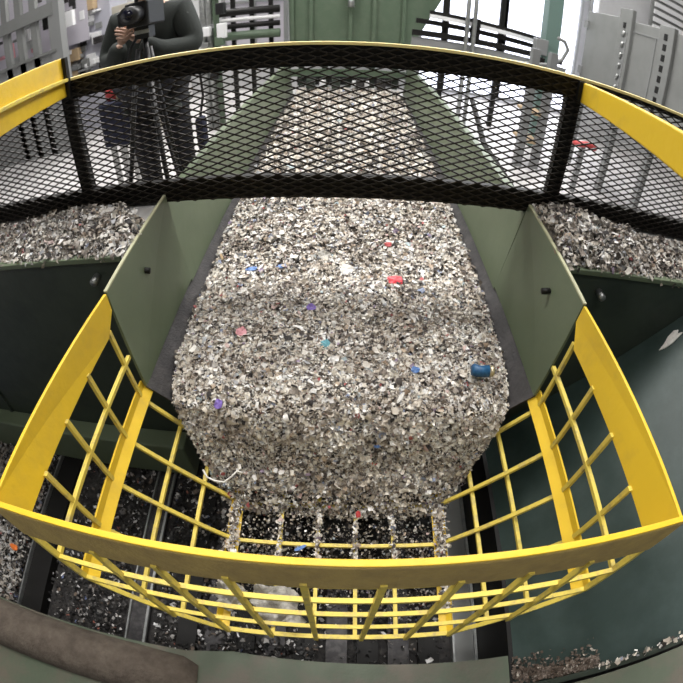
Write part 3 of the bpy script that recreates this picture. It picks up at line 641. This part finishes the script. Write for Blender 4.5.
# crate left of the person
cr = thing('plastic_crate', 'dark blue crate on a stand beside the cameraman with red and tan bags on it', 'crate', (-2.5, 4.1, FL))
a = at(100, 105, 3.9); c = at(128, 145, 3.9)
bx('box_body', (a[0]-.04, 3.9, c[2]), (c[0]+.14, 4.2, a[2]), bagm, cr, .02)
for xx_ in (a[0]+.02, c[0]-.10):
    for yy_ in (3.92, 4.12): bx('stand_leg', (xx_, yy_, FL), (xx_+.05, yy_+.05, c[2]), offw, cr)
bx('red_bag', (a[0]+.03, 3.95, a[2]), (a[0]+.17, 4.15, a[2]+.14), redd, cr, .03)
bx('tan_bag', (a[0]+.16, 3.95, a[2]), (c[0]-.04, 4.15, a[2]+.19), tan, cr, .03)

# =================== person with video camera ===================
def skinned(name, verts, edges, rad, m, parent, root=0, sub=2):
    me = bpy.data.meshes.new(name); o = bpy.data.objects.new(name, me); C.objects.link(o); o.parent = parent; PW[o.name] = PW[parent.name]
    ctr = PW[parent.name]
    me.from_pydata([Vector(v)-ctr for v in verts], edges, []); me.materials.append(m)
    bpy.context.view_layer.objects.active = o
    sk = o.modifiers.new('skin', 'SKIN'); sk.use_smooth_shade = True
    for i, v in enumerate(me.skin_vertices[0].data):
        r = rad[i]; v.radius = r if isinstance(r, tuple) else (r, r); v.use_root = (i == root)
    s_ = o.modifiers.new('sub', 'SUBSURF'); s_.levels = sub; s_.render_levels = sub
    return o
PY = 3.5; bx0 = -.452*PY*S; by0 = PY*S
def Pm(x, y, z): return (bx0+x, by0+y, z)
per = bpy.data.objects.new('person', None); C.objects.link(per); per.location = (bx0, by0, 0); PW['person'] = Vector((bx0, by0, 0))
tag(per, 'person in a dark jacket and trousers filming with a tripod camera behind the mesh guard', 'person')
# body: one continuous figure (x right in picture, facing the viewer = -y); heights in metres
V_ = [(.0,.0,.98),(.0,.0,1.12),(.0,.01,1.28),(.0,.01,1.43),(.0,.0,1.52),(.0,-.02,1.60),(.0,-.03,1.70),
      (-.20,.01,1.44),(-.29,-.03,1.19),(-.15,-.20,1.20),(-.06,-.29,1.29),
      (.20,.01,1.44),(.29,-.03,1.19),(.15,-.20,1.20),(.07,-.29,1.28),
      (-.10,.0,.92),(-.12,-.02,.52),(-.13,.03,.10),(-.14,-.10,.04),
      (.10,.0,.92),(.13,-.02,.52),(.14,.03,.10),(.16,-.10,.04)]
E_ = [(0,1),(1,2),(2,3),(3,4),(4,5),(5,6),(3,7),(7,8),(8,9),(9,10),(3,11),(11,12),(12,13),(13,14),(0,15),(15,16),(16,17),(17,18),(0,19),(19,20),(20,21),(21,22)]
Rr = [(.165,.12),(.155,.115),(.185,.125),(.17,.11),.06,.085,.095,.075,.055,.042,.032,.075,.055,.042,.032,(.10,.10),.068,.045,.04,(.10,.10),.068,.045,.04]
body = skinned('body', [Pm(*v) for v in V_], E_, Rr, skin, per)
# clothing built a little larger over the same skeleton
jk = [0,1,2,3,7,8,9,10,11,12,13,14]
def sub_(idx, grow, name, m, extra=None):
    mp = {k: i for i, k in enumerate(idx)}; ed = [(mp[a], mp[b]) for a, b in E_ if a in mp and b in mp]
    rd = []
    for k in idx:
        r = Rr[k]; rd.append((r[0]+grow, r[1]+grow) if isinstance(r, tuple) else (r+grow, r+grow))
    vv_ = [Pm(*V_[k]) for k in idx]
    if extra: vv_.append(Pm(*extra[0])); rd.append(extra[1]); ed.append((0, len(vv_)-1))
    return skinned(name, vv_, ed, rd, m, per)
sub_(jk, .024, 'jacket', jacket, ((0,0,.86), (.19,.14))); sub_([0,15,16,17,19,20,21], .02, 'trousers', trouser)
for s in (-1, 1):
    sh = MB(); x = bx0+s*.145; sh.tube([((x)/S, (by0+.10)/S, (-CZ+.045)/S), ((x)/S, (by0)/S, (-CZ+.055)/S), ((x+s*.01)/S, (by0-.13)/S, (-CZ+.04)/S), ((x+s*.01)/S, (by0-.19)/S, (-CZ+.03)/S)], [.045/S, .06/S, .05/S, .025/S], 12).build('shoe', plast, per, smooth=True)
def ell(name, c, r, m, parent, seg=20):
    me = bpy.data.meshes.new(name); b = bmesh.new(); bmesh.ops.create_uvsphere(b, u_segments=seg, v_segments=seg//2+2, radius=1)
    for v in b.verts: v.co = Vector((v.co.x*r[0], v.co.y*r[1], v.co.z*r[2]))+Vector(c)-PW[parent.name]
    for f in b.faces: f.smooth = True
    b.to_mesh(me); b.free(); me.materials.append(m); o = bpy.data.objects.new(name, me); C.objects.link(o); o.parent = parent; PW[o.name] = PW[parent.name]; return o
ell('hair', Pm(0, .0, 1.735), (.108, .118, .10), hair, per)
ell('cap', Pm(0, -.03, 1.765), (.112, .13, .07), plast, per)
for s in (-1, 1):
    ell('ear', Pm(s*.098, -.02, 1.67), (.015, .025, .035), skin, per, 10); ell('eye', Pm(s*.035, -.117, 1.685), (.014, .01, .01), plast, per, 10)
ell('nose', Pm(0, -.13, 1.655), (.016, .022, .028), skin, per, 10); ell('mouth', Pm(0, -.118, 1.61), (.026, .008, .008), redd, per, 10)
# hands: palm + five fingers each
for s, wr in ((-1, V_[10]), (1, V_[14])):
    pal = Vector(wr); fd = Vector((-s*.45, -.25, .45)).normalized(); side = Vector((0, .4, 1)).normalized()
    vs = [Pm(*pal), Pm(*(pal+fd*.05)), Pm(*(pal+fd*.09))]; ed = [(0,1),(1,2)]; rd = [(.026,.02), (.04,.018), (.038,.016)]
    for k, ln in enumerate((.065, .075, .07, .055)):
        b0 = pal+fd*.09+side*(.03-.02*k); n0 = len(vs)
        vs += [Pm(*b0), Pm(*(b0+fd*ln*.5+Vector((-s*.01,0,0)))), Pm(*(b0+fd*ln*.8+Vector((-s*.035,.012,0))))]; ed += [(2, n0), (n0, n0+1), (n0+1, n0+2)]; rd += [.009, .0085, .0075]
    n0 = len(vs); tbp = pal+fd*.03+side*.035
    vs += [Pm(*tbp), Pm(*(tbp+fd*.03+side*.03)), Pm(*(tbp+fd*.055+side*.035))]; ed += [(1, n0), (n0, n0+1), (n0+1, n0+2)]; rd += [.011, .01, .008]
    skinned('hand', vs, ed, rd, skin, per, 1, 1)
# video camera on tripod
per.scale = (1.09, 1.09, 1.09)
cmx, cmy, cmz = -.466*2.93*S, 2.93*S, 1.50
tp = bpy.data.objects.new('camera_tripod', None); C.objects.link(tp); tp.location = (cmx, cmy, 0); PW['camera_tripod'] = Vector((cmx, cmy, 0))
tag(tp, 'black three-legged camera tripod standing in front of the cameraman', 'tripod')
def M2(p): return (p[0]/S, p[1]/S, (p[2]-CZ)/S)
def tbm(name, pts, r, m, parent, n=10): rs = [q/S for q in r] if isinstance(r, list) else r/S; return MB().tube([M2(p) for p in pts], rs, n).build(name, m, parent, smooth=True)
def bxm(name, a, b, m, parent, bevel=.004): return MB().box(M2(a), M2(b)).build(name, m, parent, bevel)
for ang in (85, 205, 300):
    a_ = math.radians(ang); fx, fyy = cmx+.36*math.cos(a_), cmy+.36*math.sin(a_)
    lg_ = tbm('leg', [(cmx+.04*math.cos(a_), cmy+.04*math.sin(a_), 1.36), ((cmx+fx)/2, (cmy+fyy)/2, .66), (fx, fyy, .015)], [.018, .015, .011], plast, tp, 8)
tbm('center_column', [(cmx, cmy, 1.12), (cmx, cmy, 1.44)], .016, plast, tp); bxm('pan_head', (cmx-.045, cmy-.045, 1.42), (cmx+.045, cmy+.045, 1.495), plast, tp)
tbm('pan_handle', [(cmx-.03, cmy, 1.46), (cmx-.07, cmy-.05, 1.38), (cmx-.09, cmy-.1, 1.22)], .01, plast, tp, 8)
bxm('steel_plate', (cmx-.04, cmy-.05, 1.45), (cmx+.05, cmy-.046, 1.475), steel, tp)
vc = bpy.data.objects.new('video_camera', None); C.objects.link(vc); vc.location = (cmx, cmy, 1.495); PW['video_camera'] = Vector((cmx, cmy, 1.495))
tag(vc, 'black video camera on the tripod hiding the face of the cameraman', 'camera')
bxm('camera_body', (cmx-.07, cmy-.09, 1.498), (cmx+.07, cmy+.14, 1.65), plast, vc, .01)
tbm('lens_barrel', [(cmx, cmy-.09, 1.575), (cmx, cmy-.20, 1.575)], .052, plast, vc, 18); tbm('lens_glass', [(cmx, cmy-.198, 1.575), (cmx, cmy-.204, 1.575)], .036, glassd, vc, 18)
tbm('top_handle', [(cmx, cmy-.08, 1.65), (cmx, cmy-.06, 1.71), (cmx, cmy+.10, 1.71), (cmx, cmy+.12, 1.65)], .012, plast, vc, 8)
bxm('microphone', (cmx+.03, cmy-.14, 1.66), (cmx+.06, cmy+.06, 1.69), plast, vc)
bxm('flip_screen', (cmx-.16, cmy-.01, 1.52), (cmx-.065, cmy+.005, 1.61), plast, vc)
# bag hanging at the right side
t = thing('shoulder_bag', 'dark bag on a strap hanging beside the right leg of the cameraman', 'bag', at(200, 150, 3.55))
q0 = at(194, 118, 3.5); q1 = at(207, 150, 3.5); bx('bag_body', (q0[0], 3.48, q1[2]), (q1[0], 3.62, q0[2]), bagm, t, .03)
tb('strap', [((q0[0]+q1[0])/2, 3.55, q0[2]), (at(203, 95, 3.5)[0], 3.5, at(203, 95, 3.5)[2]), (at(197, 50, 3.45)[0], 3.45, at(197, 50, 3.45)[2]), (at(186, 12, 3.4)[0], 3.42, at(186, 12, 3.4)[2])], .012, plast, t, 6)

# =================== light ===================
def area(name, loc, size, sy, power, target, col=(1,1,1)):
    l = bpy.data.lights.new(name, 'AREA'); l.shape = 'RECTANGLE'; l.size = size; l.size_y = sy; l.energy = power; l.color = col
    o = bpy.data.objects.new(name, l); C.objects.link(o); o.location = loc; d = Vector(target)-Vector(loc); o.rotation_euler = d.to_track_quat('-Z', 'Y').to_euler(); return o
k = 0
for (x, y) in ((-1.6, 3.0), (1.6, 3.0), (-2.6, 7.0), (2.6, 7.0)):  # panels out of view, made wide to soften the guard's shadow
    t = thing('ceiling_lamp', ['wide ceiling light panel left above the conveyor', 'wide ceiling light panel right above the conveyor', 'far left wide ceiling light panel', 'far right wide ceiling light panel'][k], 'lamp', (x/S, y/S, 4.9)); k += 1
    bx('housing', (x/S-1.2, y/S-1.9, 4.93), (x/S+1.2, y/S+1.9, 5.0), white, t); bx('diffuser', (x/S-1.15, y/S-1.85, 4.90), (x/S+1.15, y/S+1.85, 4.93), lampm, t)
    area('lamp_light', (x, y, CZ+4.86*S), 1.8, 2.8, 265 if y < 5 else 420, (x*.7, y-.6, 0), (1, .98, .96))
t = thing('ceiling_lamp', 'wide ceiling light panel overhead on the near side of the yellow basket', 'lamp', (0, -.9/S, 4.9))  # added panel out of view, fills the guard's shadow and lights the front plate
bx('housing', (-1.4, -2.0, 4.93), (1.4, -.4, 5.0), white, t); bx('diffuser', (-1.35, -1.95, 4.90), (1.35, -.45, 4.93), lampm, t)
area('lamp_light', (0, -.95, CZ+4.86*S), 2.0, 1.2, 105, (0, .8, 0), (1, .98, .96))
area('window_light', (2.6, 7.4, 1.6), 2.6, 2.0, 60, (0, 1.5, .2), (.86, .9, 1))
w = bpy.data.worlds.new('world'); sc.world = w; w.use_nodes = True; w.node_tree.nodes['Background'].inputs['Color'].default_value = (.8, .85, 1, 1); w.node_tree.nodes['Background'].inputs['Strength'].default_value = .15

# =================== camera ===================
cd = bpy.data.cameras.new('camera'); cam = bpy.data.objects.new('camera', cd); C.objects.link(cam); sc.camera = cam
cd.type = 'PANO'; cd.sensor_width = 24; cd.sensor_height = 24; cd.lens = 24*F/683
tgt = cd.cycles if hasattr(cd, 'cycles') and hasattr(cd.cycles, 'panorama_type') else cd
tgt.panorama_type = 'FISHEYE_EQUISOLID'; tgt.fisheye_lens = 24*F/683; tgt.fisheye_fov = math.radians(200)
right = Vector(R3 @ np.array([1., 0, 0])); upv = Vector(R3 @ np.array([0, -1., 0])); fwd = Vector(R3 @ np.array([0, 0, 1.]))
M3 = Matrix((right, upv, -fwd)).transposed(); cam.matrix_world = Matrix.Translation((0, 0, CZ)) @ M3.to_4x4()
cd.dof.use_dof = True; cd.dof.focus_distance = 1.45; cd.dof.aperture_fstop = 3.2
cd.clip_start = .01
vs3 = sc.view_settings; vs3.view_transform = 'Standard'; vs3.look = 'None'; vs3.exposure = 0.08; vs3.gamma = 1; vs3.use_curve_mapping = False
sc.cycles.max_bounces = 6
# repeats of one kind share a group
GR = {'plastic_scrap': 'bright plastic scraps among the pale shreds', 'paper_scrap': 'larger paper scraps', 'ceiling_lamp': 'wide ceiling light panels',
      'steel_bin': 'steel bins on both sides of the conveyor', 'scrap_heap': 'scrap heaps on the side bins', 'yellow_side_rail': 'yellow side rails',
      'plastic_rag': 'plastic films in the basket', 'steel_channel': 'steel channels on the pit floor'}
for o in list(sc.objects):
    if o.parent is None and o.name.split('.')[0] in GR: o['group'] = GR[o.name.split('.')[0]]
